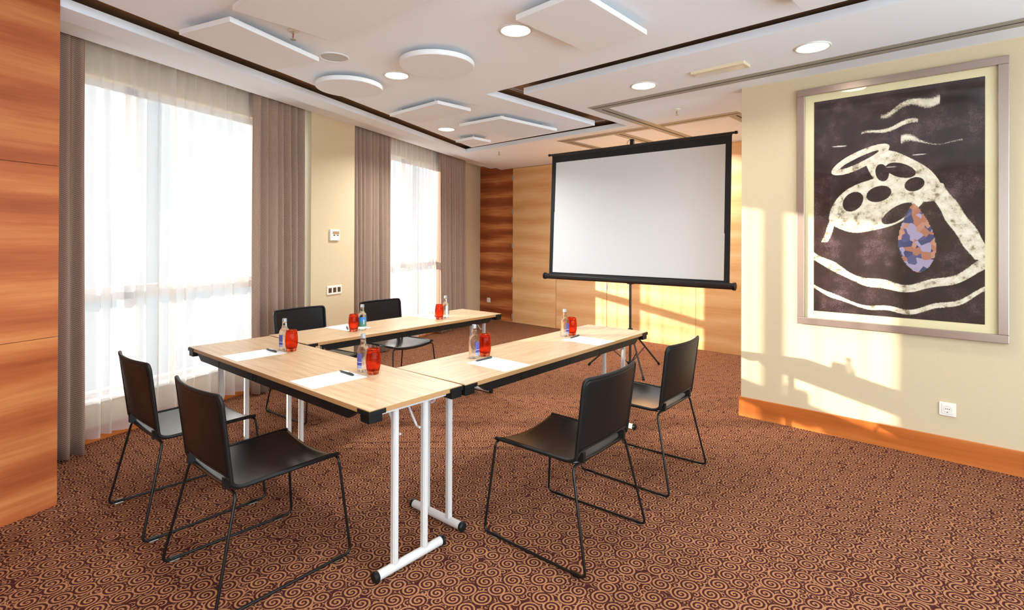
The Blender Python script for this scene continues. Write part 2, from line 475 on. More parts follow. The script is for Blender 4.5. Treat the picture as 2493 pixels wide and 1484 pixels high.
# wall with the picture (block), right and rear walls
struct('wall_front', B(box, -1.5985, XR+.1, YP, YP+.14, 0, ZC), 'wallpaper')
struct('baseboard_front', B(box, -1.612, XR, YP-.014, YP, 0, .157), 'base_wood', bevel=.002)
def wall_open(bm, a0, a1, b0, b1, z0, z1, along):
    q = (lambda u0, u1, za, zb: box(bm, XR, XR+.15, u0, u1, za, zb)) if along == 'y' else (lambda u0, u1, za, zb: box(bm, u0, u1, YN-.15, YN, za, zb))
    q(a0, b0, 0, ZC+.1); q(b1, a1, 0, ZC+.1); q(b0, b1, 0, z0); q(b0, b1, z1, ZC+.1)
struct('wall_right', B(wall_open, YN-.15, YP+.07, -2.0, 3.7, .35, 2.5, 'y'), 'wallpaper')
struct('wall_alcove', B(wall_open, YP+.07, YB+.2, YP+.4, YB-.3, .35, 2.5, 'y'), 'wallpaper')
struct('baseboard_right', B(box, XR-.014, XR, YN, YP-.014, 0, .157), 'base_wood')
struct('wall_rear', B(wall_open, -3.2, XR, .5, 2.0, .35, 2.5, 'x'), 'wallpaper')
def added_window(name, fn, cuts):
    def fr(bm):
        a, b = cuts[0], cuts[-1]
        for z0, z1 in ((.35, .40), (2.45, 2.5), (1.0, 1.06)): fn(bm, a, b, z0, z1, 0)
        for c in cuts: fn(bm, max(a, c-.03), min(b, c+.03), .35, 2.5, 0)
    f = struct(name, B(fr), 'win_frame')
    obj('glass', B(fn, cuts[0]+.03, cuts[-1]-.03, .39, 2.46, .022), 'pane', f)
added_window('added_window_3', lambda bm, a, b, z0, z1, k: box(bm, XR+.05+k, XR+.10-k, a, b, z0, z1), (-2.0, -.1, 1.8, 3.7))  # added window out of view, brings extra daylight from the right
added_window('added_window_5', lambda bm, a, b, z0, z1, k: box(bm, XR+.05+k, XR+.10-k, a, b, z0, z1), (YP+.4, YB-.3))  # added unseen alcove window that helps light the back wall
added_window('added_window_4', lambda bm, a, b, z0, z1, k: box(bm, a, b, YN-.10+k, YN-.05-k, z0, z1), (.5, 1.25, 2.0))  # added behind the viewpoint for more daylight in the room

# partition tracks let into the soffit
def track(bm, x0, y0, x1, y1, hw=.075):
    a, b = Vector((x0, y0)), Vector((x1, y1)); t = (b-a).normalized(); n = Vector((-t.y, t.x))
    def strip(o0, o1, z0, z1, mi):
        prism(bm, [tuple(a+n*o0), tuple(b+n*o0), tuple(b+n*o1), tuple(a+n*o1)], z0, z1, mi)
    strip(.011, hw, ZC-.003, ZC+.002, 0); strip(-hw, -.011, ZC-.003, ZC+.002, 0)
    strip(-.011, .011, ZC-.0008, ZC+.002, 1)
i = 4
for a in ((-2.92, 4.292, XR-.02, 4.20), (-2.852, 4.365, -2.852, 6.5), (-4.18, 5.445, -2.93, 5.42), (-2.775, 5.42, -1.91, 5.385), (-4.105, 5.52, -4.105, 6.5), (-3.352, 5.51, -3.352, 6.5), (-1.975, 5.46, -1.975, 6.5)):
    struct('trim_%d' % i, B(track, *a), ['track', 'black_gap']); i += 1

# ------------------------------------------------------------------ ceiling fittings
ZP = 2.64
def ceil_panel(label, pts, group=None):
    cx = sum(p[0] for p in pts)/len(pts); cy = sum(p[1] for p in pts)/len(pts)
    t = thing('acoustic_panel', label, 'ceiling panel', (cx, cy, ZP), 0, 'square panels hung under the ceiling')
    loc = [(x-cx, y-cy) for x, y in pts]
    obj('panel', B(prism, loc, 0, .03), 'panel_white', t, bevel=.002)
    for x, y in loc: obj('hanger', B(tube, [(x*.7, y*.7, .029), (x*.7, y*.7, ZC-ZP+.002)], .006, 8), 'white_metal', t)
def rect_pts(c, u, w, h, ang=None):
    u = Vector(u).normalized(); v = Vector((-u.y, u.x)); c = Vector(c)
    return [tuple(c), tuple(c+u*w), tuple(c+u*w+v*h), tuple(c+v*h)]
ceil_panel('white square acoustic panel hung nearest the big left window', [(-3.566, .974), (-3.14, 1.104), (-3.399, 1.761), (-3.815, 1.633)])
ceil_panel('large white acoustic panel cut by the top edge of the photo, beside the bare sprinkler', [(-2.977, 1.059), (-2.983, 1.653), (-1.94, 1.666), (-1.94, 1.072)])
ceil_panel('white square acoustic panel overlapping the large bright downlight at top centre', [(-1.959, 2.149), (-1.53, 2.812), (-1.13, 2.55), (-1.56, 1.886)] and [(-1.959, 2.149), (-1.954, 2.83), (-1.53, 2.815), (-1.52, 2.13)])
ceil_panel('white rectangular acoustic panel between the round discs and the far downlight', [(-4.39, 3.003), (-3.663, 3.005), (-3.654, 3.394), (-4.402, 3.408)])
ceil_panel('cream acoustic panel hung at the back corner beside the dark ceiling slot', [(-4.237, 3.765), (-3.651, 3.797), (-3.606, 4.636), (-4.234, 4.635)])
ceil_panel('smallest white acoustic panel, at the far left corner of the ceiling island', [(-4.942, 4.338), (-4.624, 4.337), (-4.632, 4.638), (-4.953, 4.631)])
ceil_panel('cream acoustic panel of which one corner shows at the upper right edge', [(-.775, 3.06), (-.78, 2.45), (-.17, 2.45), (-.165, 3.06)])
def disc(label, x, y, r):
    t = thing('round_acoustic_disc', label, 'ceiling panel', (x, y, ZP), 0, 'round acoustic discs')
    obj('disc', B(lathe, [(0, 0), (r-.004, 0), (r, .004), (r, .03), (r-.003, .034), (0, .034)], 72), 'panel_white', t, smooth=True, auto=.6)
    obj('hanger', B(lathe, [(r*.35, .034), (r*.35, ZC-ZP), (0, ZC-ZP)], 32), 'white_metal', t)
disc('larger white round acoustic disc in the middle of the ceiling', -2.892, 2.365, .258)
disc('white round acoustic disc hung over the dark slot by the window', -3.836, 2.246, .258)

def downlight(label, x, y, r, power, spot=True):
    t = thing('recessed_downlight', label, 'ceiling light', (x, y, ZC), 0, 'round recessed downlights')
    obj('trim_ring', B(lathe, [(r*.84, .004), (r*.84, -.004), (r*.93, -.009), (r, -.005), (r, .004)], 48), 'lamp_ring', t, smooth=True)
    obj('reflector', B(lathe, [(r*.84, .0), (r*.80, -.0008), (r*.80, .003)], 48), 'chrome', t, smooth=True)
    obj('lamp', B(lathe, [(0, -.0015), (r*.82, -.0015), (r*.82, .003), (0, .003)], 48), 'lamp', t)
    L = bpy.data.lights.new('downlight_beam', 'AREA'); L.shape = 'DISK'; L.size = r*1.6; L.energy = power; L.color = (.93, .98, 1.0); L.spread = math.radians(150)
    lo = bpy.data.objects.new('downlight_beam', L); COL.objects.link(lo); lo.parent = t; lo.location = (0, 0, -.014)
PW = 11
downlight('brightest round downlight beside the square panel at top centre', -2.165, 2.375, .100, PW)
downlight('round downlight between the two white discs', -3.435, 2.412, .099, PW)
downlight('small far downlight beyond the rectangular panel by the window', -4.682, 3.969, .104, PW*3.4)
downlight('round downlight on the right soffit nearest the projection screen', -2.161, 3.925, .106, PW*.8)
downlight('round downlight nearest the framed picture', -.916, 3.88, .107, PW*.6)
for k, (x, y) in enumerate(((-.9, -.6), (1.0, -.4), (-1.6, .9), (.9, 1.6), (1.2, 3.9), (-.4, 5.9), (1.2, 5.9), (-3.85, 6.42), (-2.75, 6.42), (-1.4, -1.9), (1.0, -1.9))):  # added lamps out of view, brightening the near end, alcove and back
    downlight('added round fill downlight over the near end of the room, out of view' if y < 3 else ('added round fill downlight over the alcove behind the picture wall' if x > -1 else 'added round fill downlight hidden behind the projection screen'), x, y, .10, PW*(1.1 if y < 3 else .4 if y < 5 else 1.6 if x > -1 else 1.9))

def sprinkler(label, x, y):
    t = thing('sprinkler_head', label, 'sprinkler', (x, y, ZC), 0, 'ceiling sprinklers')
    obj('rosette', B(lathe, [(0, -.006), (.03, -.006), (.034, 0), (0, .002)], 28), 'plate', t, smooth=True)
    def body(bm):
        lathe(bm, [(.008, -.006), (.008, -.02), (0, -.02)], 12)
        for s in (-1, 1): tube(bm, [(s*.006, 0, -.018), (s*.014, 0, -.034), (s*.002, 0, -.055)], .002, 6)
        lathe(bm, [(0, -.056), (.018, -.056), (.018, -.058), (0, -.058)], 16)
    obj('frame', B(body), 'steel', t)
    obj('bulb', B(lathe, [(0, -.02), (.003, -.022), (.003, -.046), (0, -.05)], 8), 'bulb', t)
sprinkler('chrome sprinkler head with red bulb, under the edge of the large panel', -3.17, 1.475)
sprinkler('small sprinkler head at the far left, beyond the ceiling slot', -5.258, 5.43)
sprinkler('small sprinkler head in the soffit between the partition tracks', -2.311, 4.841)

t = thing('ceiling_speaker', 'flat round white speaker grille at the corner of the left square panel', 'speaker', (-3.42, 1.882, ZC))
obj('rim', B(lathe, [(.088, -.001), (.092, -.007), (.1, -.006), (.104, .002)], 56), 'panel_white', t, smooth=True)
def grille(bm):
    lathe(bm, [(0, -.004), (.088, -.003), (.088, .002), (0, .002)], 48)
obj('grille', B(grille), tex('speaker_mesh', lambda g, co: g.mix(g.m('GREATER_THAN', g.m('FRACT', g.m('MULTIPLY', g.v('LENGTH', co), 160)), .6), (.6, .58, .54), (.42, .40, .37)), rough=.7), t)

t = thing('emergency_ceiling_light', 'slim cream emergency light fixed to the right soffit', 'ceiling light', (-1.533, 3.906, ZC), 0)
obj('housing', B(box, -.196, .196, -.063, -.022, -.022, .002), 'em_body', t, bevel=.004)
obj('lens', B(lambda bm: prism(bm, [(-.19, -.022), (.19, -.022), (.16, .066), (-.19, .066)], -.020, .002)), 'em_lens', t, bevel=.004)
obj('end_cap', B(box, .165, .196, -.022, .066, -.021, 0), 'em_body', t, bevel=.003)

def air_slot(label, x0, x1, y0, y1):
    z = ZC+.10; cx, cy = (x0+x1)/2, (y0+y1)/2
    t = thing('slot_diffuser', label, 'air vent', (cx, cy, z), 0, 'slot air diffusers in the dark reveal')
    a, b = (x1-x0)/2, (y1-y0)/2
    def fr(bm):
        box(bm, -a, a, -b, -b+.008, -.006, 0); box(bm, -a, a, b-.008, b, -.006, 0); box(bm, -a, -a+.008, -b+.008, b-.008, -.006, 0); box(bm, a-.008, a, -b+.008, b-.008, -.006, 0)
    obj('frame', B(fr), 'white_metal', t)
    obj('opening', B(box, -a+.008, a-.008, -b+.008, b-.008, -.002, 0), 'black_gap', t)
air_slot('white rimmed air slot in the dark reveal next to the soffit corner', -3.275, -3.235, 3.47, 4.4)
air_slot('white rimmed air slot at the back end of the dark reveal', -4.2, -3.325, 5.12, 5.16)

# ------------------------------------------------------------------ curtains
def curtain(name, label, cat, s0, s1, off, amp, period, z0, z1, mat, seed, group, flare=0.0, thick=0.0):
    rnd = random.Random(seed)
    mid = (s0+s1)/2; x, y = W(mid, off)
    n = max(2, int(round((s1-s0)/period)))
    ph = [rnd.uniform(-.25, .25) for _ in range(n+2)]; am = [rnd.uniform(.6, 1.25) for _ in range(n+2)]
    hem = [rnd.uniform(-1, 1) for _ in range(n+2)]
    half = (s1-s0)/2
    def f(u, v):
        q = u*n; k = int(min(q, n-1)); fr = q-k
        a = am[k]*(1-fr)+am[k+1]*fr; p = ph[k]*(1-fr)+ph[k+1]*fr; h = hem[k]*(1-fr)+hem[k+1]*fr
        lower = 1-v
        yy = math.sin(2*PI*(q+p*(1+.5*lower)))*amp*a*(.55+.45*lower)+.25*amp*math.sin(5.1*q+3*v+seed)*lower
        xx = (u*2-1)*half*(1+flare*lower)+amp*.35*math.sin(2*PI*(q*.5+p)+2.2*v)*(1-abs(u*2-1))*lower
        return (xx, yy, z0+(z1-z0)*v+(h*.006 if v < .01 else 0))
    bm = bmesh.new(); grid(bm, n*14, 22, f)
    o = obj(name, bm, mat, None, smooth=True)
    if thick:
        m = o.modifiers.new('cloth', 'SOLIDIFY'); m.thickness = thick; m.offset = 0
    o.location = (x, y, 0); o.rotation_euler = (0, 0, WROT)
    return tag(o, label, cat, group)
gd, gs = 'taupe herringbone drapes', 'white voile sheers'
curtain('drape', 'narrow taupe drape against the cherry wood pier at far left', 'curtain', -.25, .175, .05, .045, .085, .012, 3.0, 'drape', 11, gd, .05, .003)
curtain('drape', 'taupe drape at the right side of the big near window', 'curtain', 1.60, 2.20, .075, .05, .085, .02, 3.0, 'drape', 23, gd, 0, .003)
curtain('drape', 'taupe drape hanging right of the beige column with switches', 'curtain', 2.99, 3.79, .095, .055, .09, .02, 3.0, 'drape', 31, gd, 0, .003)
curtain('drape', 'taupe drape farthest back, near the back corner of the room', 'curtain', 5.10, 5.97, .10, .055, .09, .02, 3.0, 'drape', 43, gd, 0, .003)
curtain('sheer_curtain', 'left half of the white sheer over the big near window', 'curtain', .10, .90, .165, .036, .115, .05, 3.0, 'sheer', 51, gs)
curtain('sheer_curtain', 'right half of the white sheer over the big near window', 'curtain', .86, 1.72, .175, .036, .115, .05, 3.0, 'sheer', 63, gs)
curtain('sheer_curtain', 'left half of the white sheer over the far window', 'curtain', 3.66, 4.40, .175, .034, .10, .05, 3.0, 'sheer', 71, gs)
curtain('sheer_curtain', 'right half of the white sheer over the far window', 'curtain', 4.37, 5.22, .175, .034, .10, .05, 3.0, 'sheer', 83, gs)

# ------------------------------------------------------------------ wall fittings
x, y = W(2.592, 0)
t = thing('thermostat', 'small beige thermostat with display on the column between the windows', 'thermostat', (x, y, 1.49), WROT)
# local axes on the column: X along the wall, Y towards the room is -NO
def onwall(bm, x0, x1, z0, z1, d0, d1): box(bm, x0, x1, -d1, -d0, z0, z1)
obj('housing', B(onwall, -.075, .075, -.06, .06, 0, .022), 'plate', t, bevel=.004)
obj('display', B(onwall, -.042, .062, .008, .04, .022, .0235), 'lcd', t)
obj('button', B(onwall, -.03, -.005, -.008, .003, .022, .0245), 'dark_key', t)
obj('button', B(onwall, .025, .05, -.008, .003, .022, .0245), 'dark_key', t)
x, y = W(2.599, 0)
t = thing('switch_plate', 'white triple switch plate with dark keys below the thermostat', 'light switch', (x, y, .895), WROT)
obj('plate', B(onwall, -.118, .118, -.048, .048, 0, .010), 'plate', t, bevel=.003)
for k in (-1, 0, 1): obj('key', B(onwall, k*.072-.024, k*.072+.024, -.026, .026, .010, .013), 'dark_key', t, bevel=.001)
def socket(label, x, y, z, s=1.0):
    t = thing('wall_socket', label, 'socket', (x, y, z))
    h = .042*s
    obj('plate', B(box, -h, h, -.009, 0, -h, h), 'plate', t, bevel=.003)
    obj('insert', B(box, -h*.66, h*.66, -.012, -.009, -h*.66, h*.66), 'plate', t, bevel=.001)
    def cup(bm):
        lathe(bm, [(.0, .006), (.0185*s, .006), (.0195*s, -.0006), (.0205*s, -.0006), (.0205*s, .003)], 32)
    o = obj('recess', B(cup), pbr('socket_recess', srgb(196, 176, 146), .4), t, smooth=True, auto=.6); o.location = (0, -.0122, 0); o.rotation_euler = (-PI/2, 0, 0)
    for px in (-.009, .0, .009): obj('hole', B(box, px*s-.0025, px*s+.0025, -.0125, -.012, -.0025+.003, .0025+.003), 'black_gap', t)
    obj('earth_clip', B(box, -.003, .003, -.0135, -.012, -.019*s, -.013*s), 'chrome', t)
socket('white wall socket low on the beige wall under the framed picture', -.271, YP, .338, 1.05)
socket('white wall socket on the dark corner panel by the windows', -6.946, YB, .345, 1.0)

# ------------------------------------------------------------------ framed picture (plain abstract print)
t = thing('framed_picture', 'large brown and cream abstract print in a brushed metal frame', 'picture', (-.573, YP, 1.706))
hw, hh, fw = .599, .896, .052
def frm(bm):
    box(bm, -hw, hw, -.032, 0, hh-fw, hh); box(bm, -hw, hw, -.032, 0, -hh, -hh+fw)
    box(bm, -hw, -hw+fw, -.032, 0, -hh+fw, hh-fw); box(bm, hw-fw, hw, -.032, 0, -hh+fw, hh-fw)
obj('frame', B(frm), 'frame_metal', t, bevel=.003)
obj('mount', B(box, -hw+fw-.004, hw-fw+.004, -.010, -.002, -hh+fw-.004, hh-fw+.004), 'mat', t)
AW, AH = .486, .790
def paint(u, v):
    """u right 0..1, v up 0..1 -> (cream, warm) weights of a free abstract of arcs and slabs"""
    c = 0.0
    def band(d, w, s=.012): return max(0, min(1, (w-abs(d))/s+.5))
    wob = .006*math.sin(23*u+4*v)+.004*math.sin(51*v-9*u)
    x, y = u-.5, v
    # two shallow bowls
    c = max(c, band((y-(.135+.30*(x-.03)**2*1.6))+wob, .016+.01*abs(x)))
    c = max(c, band((y-(.03+.26*(x+.02)**2*1.5))+wob, .009))
    # sloping slab on the right, thin stroke on the left
    c = max(c, band((x-.30)+(y-.50)*.82+wob, .055, .02)*(1 if .26 < y < .58 else 0))
    c = max(c, band((x+.40)-(y-.38)*.55+wob, .02, .02)*(1 if .33 < y < .50 else 0))
    # overlapping ovals in the middle
    def ell(cx, cy, a, b, rot=0):
        cr, sr = math.cos(rot), math.sin(rot); dx, dy = (x-cx)*.78, y-cy
        p, q = dx*cr+dy*sr, -dx*sr+dy*cr
        return 1-math.hypot(p/a, q/b)+wob*3
    k = lambda e, s=.08: max(0, min(1, e/s+.5))
    c = max(c, k(ell(-.10, .50, .24, .115, .25)))
    c = max(c, k(ell(.06, .62, .19, .085, -.5)))
    c = max(c, k(ell(-.20, .705, .15, .04, .35)))
    for e in ((-.24, .515, .055, .04, .5), (-.08, .545, .06, .035, .2), (.03, .455, .08, .03, .5), (.05, .645, .07, .03, -.3), (.13, .58, .045, .03, .2), (-.20, .705, .10, .012, .35), (-.06, .64, .03, .04, .4)):
        c = min(c, 1-k(ell(*e), .2))
    # block and tall stroke near the top
    for q, (w, hgt) in enumerate(((.10, .905), (-.02, .80), (.22, .735))):      # dry sweeps of the brush
        c = max(c, band(y-hgt-.05*math.sin(3*x+q)+wob*2, .010+.006*math.sin(9*x+q), .02)*(.75 if abs(x-w) < .17 else 0))
    # leaf shaped colour patch
    lv = (y-.20)/.30                      # pointed leaf, widest above the middle
    leaf = -1 if lv < 0 or lv > 1 else .105*math.sin(PI*lv**.75)**.8-abs(x-.155+.03*lv)
    return c, (1 if leaf > 0 else 0)
def art(bm):
    nx, ny = 150, 236
    V = grid(bm, nx, ny, lambda u, v: ((u-.5)*2*AW, -.012, (v-.5)*2*AH))
    lay = bm.loops.layers.float_color.new('Ink')
    vals = {}
    for i in range(nx+1):
        for j in range(ny+1):
            c, l = paint(i/nx, j/ny); vals[V[i][j]] = (c, l, 0, 1)
    for f in bm.faces:
        for lp in f.loops: lp[lay] = vals[lp.vert]
def art_fn(g, co):
    a = g.n('ShaderNodeVertexColor', layer_name='Ink').outputs[0]
    c, l, _ = g.xyz(a)
    mott = g.noise(co, 5, 5, .65); fine = g.noise(co, 150, 3, .7)
    edge = g.m('ADD', c, g.m('MULTIPLY', g.m('SUBTRACT', fine, .5), .7))
    cm = g.smooth(edge, .35, .7)
    dark = g.ramp(g.m('ADD', g.m('MULTIPLY', mott, .6), g.m('MULTIPLY', fine, .4)), [(.36, srgb(24, 14, 11)), (.52, srgb(48, 32, 29)), (.68, srgb(104, 82, 84))])
    cream = g.ramp(g.noise(co, 22, 4, .7), [(.34, srgb(130, 112, 86)), (.44, srgb(206, 192, 164)), (.6, srgb(226, 216, 194))])
    col = g.mix(cm, dark, cream)
    vo = g.n('ShaderNodeTexVoronoi'); g.put(vo.inputs['Vector'], co); vo.inputs['Scale'].default_value = 24
    r, _, _ = g.xyz(vo.outputs['Color'])
    patch = g.ramp(r, [(0, srgb(64, 68, 104)), (.28, srgb(172, 112, 86)), (.5, srgb(164, 150, 172)), (.75, srgb(84, 84, 122)), (.9, srgb(186, 134, 108))], 'CONSTANT')
    return g.mix(g.m('MULTIPLY', g.m('GREATER_THAN', g.m('ADD', l, g.m('MULTIPLY', g.m('SUBTRACT', fine, .5), .4)), .5), .9), col, patch)
ao = obj('print', B(art), tex('abstract_print', art_fn, rough=.7, spec=.2), t)
obj('glazing', B(box, -hw+fw-.002, hw-fw+.002, -.0215, -.0195, -hh+fw-.002, hh-fw+.002), 'pic_pane', t)

# ------------------------------------------------------------------ folding tables
TL, TW, TH = 1.9657, .5215, .75
def make_table(label, loc, rotz):
    t = thing('folding_table', label, 'table', loc, rotz, 'oak topped folding tables set in a U')
    a, b = TL/2, TW/2
    def top(bm):
        box(bm, -a, a, -b, b, TH-.022, TH)
        for f in bm.faces: f.material_index = 0 if abs(f.normal.z) > .5 else 1
        bm.normal_update()
        for f in bm.faces: f.material_index = 0 if abs(f.normal.z) > .5 else 1
    obj('tabletop', B(top), ['oak', 'oak_edge'], t, bevel=.0015)
    # dark rails under both long sides, with slanted ends
    for s in (-1, 1):
        def rail(bm):
            y0, y1 = s*(b-.040), s*(b-.012)
            pr = [(-a+.10, TH-.022), (-a+.17, TH-.068), (a-.17, TH-.068), (a-.10, TH-.022)]
            A = [bm.verts.new((x, y0, z)) for x, z in pr]; C = [bm.verts.new((x, y1, z)) for x, z in pr]
            bm.faces.new(A); bm.faces.new(C[::-1])
            for q in range(4): bm.faces.new((A[q], C[q], C[(q+1) % 4], A[(q+1) % 4]))
            for x in (-a*.55, -a*.1, -a*.06, a*.3, a*.62):
                box(bm, x-.002, x+.002, y0-.001*s, y1+.0015*s, TH-.066, TH-.024)
        obj('side_rail', B(rail), 'black_plastic', t)
    for sx in (-1, 1):
        for sy in (-1, 1):
            def guard(bm):
                x0, y0 = sx*(a+.004), sy*(b+.004)
                poly = [(x0, y0), (x0-sx*.085, y0), (x0-sx*.085, y0-sy*.02), (x0-sx*.02, y0-sy*.05), (x0-sx*.02, y0-sy*.085), (x0, y0-sy*.085)]
                prism(bm, poly, TH-.024, TH-.004)
                poly = [(x0-sx*.006, y0-sy*.006), (x0-sx*.070, y0-sy*.006), (x0-sx*.070, y0-sy*.070), (x0-sx*.006, y0-sy*.070)]
                prism(bm, poly, TH-.056, TH-.023)
            obj('corner_guard', B(guard), 'black_plastic', t, bevel=.002)
    for sx in (-1, 1):
        ins = a-.058
        fx = sx*ins
        fr = obj('leg_frame', B(tube, [(fx, -.178, .024), (fx, .178, .024)], .020, 16), 'white_metal', t, smooth=True, auto=.8)
        for sy in (-1, 1):
            y = sy*.083-.006
            obj('post', B(lambda bm: (box(bm, fx-.014, fx+.014, y-.010, y+.010, .03, TH-.03), box(bm, fx-.010, fx+.010, y-.014, y+.014, .03, TH-.03))), 'white_metal', fr, bevel=.001)
            obj('end_cap', B(tube, [(fx, sy*.176, .024), (fx, sy*.190, .024), (fx, sy*.197, .024)], [.0225, .0235, .017], 16), 'black_plastic', fr, smooth=True, auto=.8)
        def brace(bm):
            for y in (-.06, .05):
                tube(bm, fillet([(fx, y, TH-.16), (fx-sx*.02, y, TH-.16), (fx-sx*.12, y, TH-.03), (fx-sx*.15, y, TH-.03)], .04), .0055, 8)
            box(bm, fx-.016, fx+.016, -.20, .20, TH-.045, TH-.022)
        obj('brace', B(brace), 'white_metal', fr, smooth=True, auto=.6)
    return t
tab0 = make_table('oak folding table across the near end of the U, carrying two place settings', (-2.8688, 1.4145, 0), .0396)
copy_tree(tab0, (-3.692, 2.6428, 0), .0515+PI/2, 'oak folding table along the window side of the U')
copy_tree(tab0, (-2.2025, 2.694, 0), .0543+PI/2, 'oak folding table on the right of the U, toward the framed picture')

# ------------------------------------------------------------------ stacking chairs
def make_chair(label, loc, rotz):
    t = thing('stacking_chair', label, 'chair', loc, rotz, 'black sled chairs round the tables')
    zF, zR = .460, .452
    r = .0062
    def sled(bm):
        path = []
        for s in (-1, 1):
            seg = [(s*.236, -.216, zR-.012), (s*.285, -.316, .012), (s*.272, .282, .012), (s*.238, .236, zF-.014)]
            path += seg if s < 0 else seg[::-1]
        # closed loop: left rear top, left feet, left front top, (front bar dips), right front top, right feet, right rear top
        L = [(-.240, -.216, zR-.010), (-.285, -.312, .010), (-.272, .278, .010), (-.236, .236, zF-.010),
             (-.12, .230, zF-.028), (0, .228, zF-.034), (.12, .230, zF-.028),
             (.236, .236, zF-.010), (.272, .278, .010), (.285, -.312, .010), (.240, -.216, zR-.010)]
        tube(bm, fillet(L, .032, 6, closed=True), r, 10, closed=True)
    obj('sled_frame', B(sled), 'black_metal', t, smooth=True)
    hw = .232
    def seatz(u, v):        # u -1..1 across, v 0 back..1 front
        sag = .030*(1-u*u)*(.35+.65*v)
        return zR+.010+(zF-zR+.003)*v-sag
    def seat(bm):
        def f(a, c):
            u = a*2-1; v = c
            x = u*(hw+.006*v); y = -.225+v*.462
            k = max(0, (abs(u)-.86)/.14); y += (.014*k*k if v < .02 else 0)
            return (x, y, seatz(u, v)-(.010*max(0, (v-.93)/.07)**2))
        grid(bm, 20, 20, f)
    o = obj('seat', B(seat), 'chair_seat', t, smooth=True)
    m = o.modifiers.new('shell', 'SOLIDIFY'); m.thickness = .009; m.offset = -1
    def backp(u, v):        # v 0 bottom..1 top
        y = -.228-.045*v-.036*(1-u*u)*(.25+.75*v)
        z = zR+.012+(.834-zR-.012)*v
        return (u*(.234+.006*v), y, z)
    def back(bm):
        def f(a, c):
            u = a*2-1
            low = .135-.02*abs(u)**4 if abs(u) < .99 else .10
            v = low+(1-low)*c
            cut = 1.0
            if v > .93: cut = 1-.10*((v-.93)/.07)**3
            return backp(u*.975*cut, v)
        grid(bm, 22, 18, f)
    o = obj('backrest', B(back), 'chair_back', t, smooth=True)
    m = o.modifiers.new('shell', 'SOLIDIFY'); m.thickness = .008; m.offset = 0
    def rim(bm):
        pts = []
        for s in (-1, 1):
            q = [(s*(hw+.007), .234, zF+.004), (s*(hw+.004), 0, zR+.010), (s*(hw+.003), -.19, zR+.008), Vector(backp(s, .03)), Vector(backp(s, .5)), Vector(backp(s, .93)), Vector(backp(s*.965, .99))]
            tops = [Vector(backp(s*k, 1.0)) for k in (.9, .75, .6, .45, .3, .15)]
            pts += (q+tops) if s < 0 else [Vector(backp(0, 1.0))]+(q+tops)[::-1]
        tube(bm, fillet(pts, .03, 5), .0085, 10)
    obj('edge_rim', B(rim), 'black_plastic', t, smooth=True)
    def lowrim(bm):
        pts = [Vector(backp(-1, .03))]+[Vector(backp(u/10, .135-.02*abs(u/10)**4)) for u in range(-9, 10, 2)]+[Vector(backp(1, .03))]
        tube(bm, fillet(pts, .02, 4), .0065, 8)
        for s in (-1, 1):
            b0 = Vector(backp(s*.80, .02)); box(bm, b0.x-.010, b0.x+.010, -.244, -.214, zR+.002, zR+.046)
    obj('back_bracket', B(lowrim), 'black_plastic', t, smooth=True, auto=.6)
    for s in (-1, 1):
        for y in (-.262, .205):
            x = s*(.285+(.272-.285)*((y+.312)/.59))
            obj('glide', B(box, x-.010, x+.010, y-.022, y+.022, .001, .021), 'clear_clip', t, bevel=.003)
    return t
ch = make_chair('black sled chair in the near foreground at left, in front of the near table', (-2.462, 1.016, 0), .043)
copy_tree(ch, (-3.277, .971, 0), .046, 'black sled chair nearest the window, behind the foreground chair')
copy_tree(ch, (-1.623, 2.141, 0), 1.626, 'black sled chair at the near right, drawn back from the right table')
copy_tree(ch, (-1.694, 3.059, 0), 1.622, 'black sled chair at the far right, in front of the framed picture')
copy_tree(ch, (-4.268, 2.211, 0), -1.483, 'black sled chair between the near window drape and the window side table')
copy_tree(ch, (-4.302, 3.046, 0), -1.521, 'black sled chair by the far window with its seat showing under the table')

# ------------------------------------------------------------------ bottles, tumblers, papers, pens
def bottle_mesh(bm):
    prof = [(0, .004), (.014, .003), (.022, .0), (.028, .003), (.031, .012), (.031, .028), (.0305, .03), (.0312, .032), (.0312, .105), (.030, .116), (.026, .126), (.0185, .136), (.0155, .144), (.0130, .160), (.0138, .163), (.0138, .166), (.0126, .168), (.0126, .1755), (0, .1755)]
    def md(a, z): return 1+(.09*math.cos(6*a) if z < .012 and z > 0 else 0)
    lathe(bm, prof, 48, mod=md)
def make_bottle(label, loc, rotz, front):
    t = thing('water_bottle', label, 'bottle', loc, rotz, 'small water bottles on the tables')
    obj('bottle_body', B(bottle_mesh), 'bottle', t, smooth=True)
    def cap(bm): lathe(bm, [(0, .196), (.0115, .196), (.0135, .194), (.0135, .180), (.0144, .179), (.0144, .1755), (.013, .175), (0, .175)], 36, mod=lambda a, z: 1+(.012*math.cos(18*a) if .18 <= z <= .194 else 0))
    obj('cap', B(cap), 'cap', t, smooth=True, auto=.7)
    half = 1.05 if front else .52
    z0, z1 = (.030, .102) if front else (.022, .098)
    def lab(bm): grid(bm, 14, 4, lambda u, v: (.0322*math.cos((u*2-1)*half), .0322*math.sin((u*2-1)*half), z0+(z1-z0)*v))
    o = obj('label', B(lab), 'label_front' if front else 'label_rear', t, smooth=True)
    if front:
        def word(bm): grid(bm, 4, 1, lambda u, v: (.0325*math.cos(.25+u*.22), .0325*math.sin(.25+u*.22), .048+.036*v))
        obj('lettering', B(word), 'label_word', o)
    return t
def facing(x, y): return math.atan2(-y, -x)      # direction from a spot on the table towards the viewpoint
b0 = make_bottle('clear water bottle on the near table, beside the left glass', (-3.307, 1.493, TH), facing(-3.307, 1.493)-.85, False)
bR = make_bottle('clear water bottle with blue and green label on the window side table', (-3.604, 2.227, TH), facing(-3.604, 2.227), True)
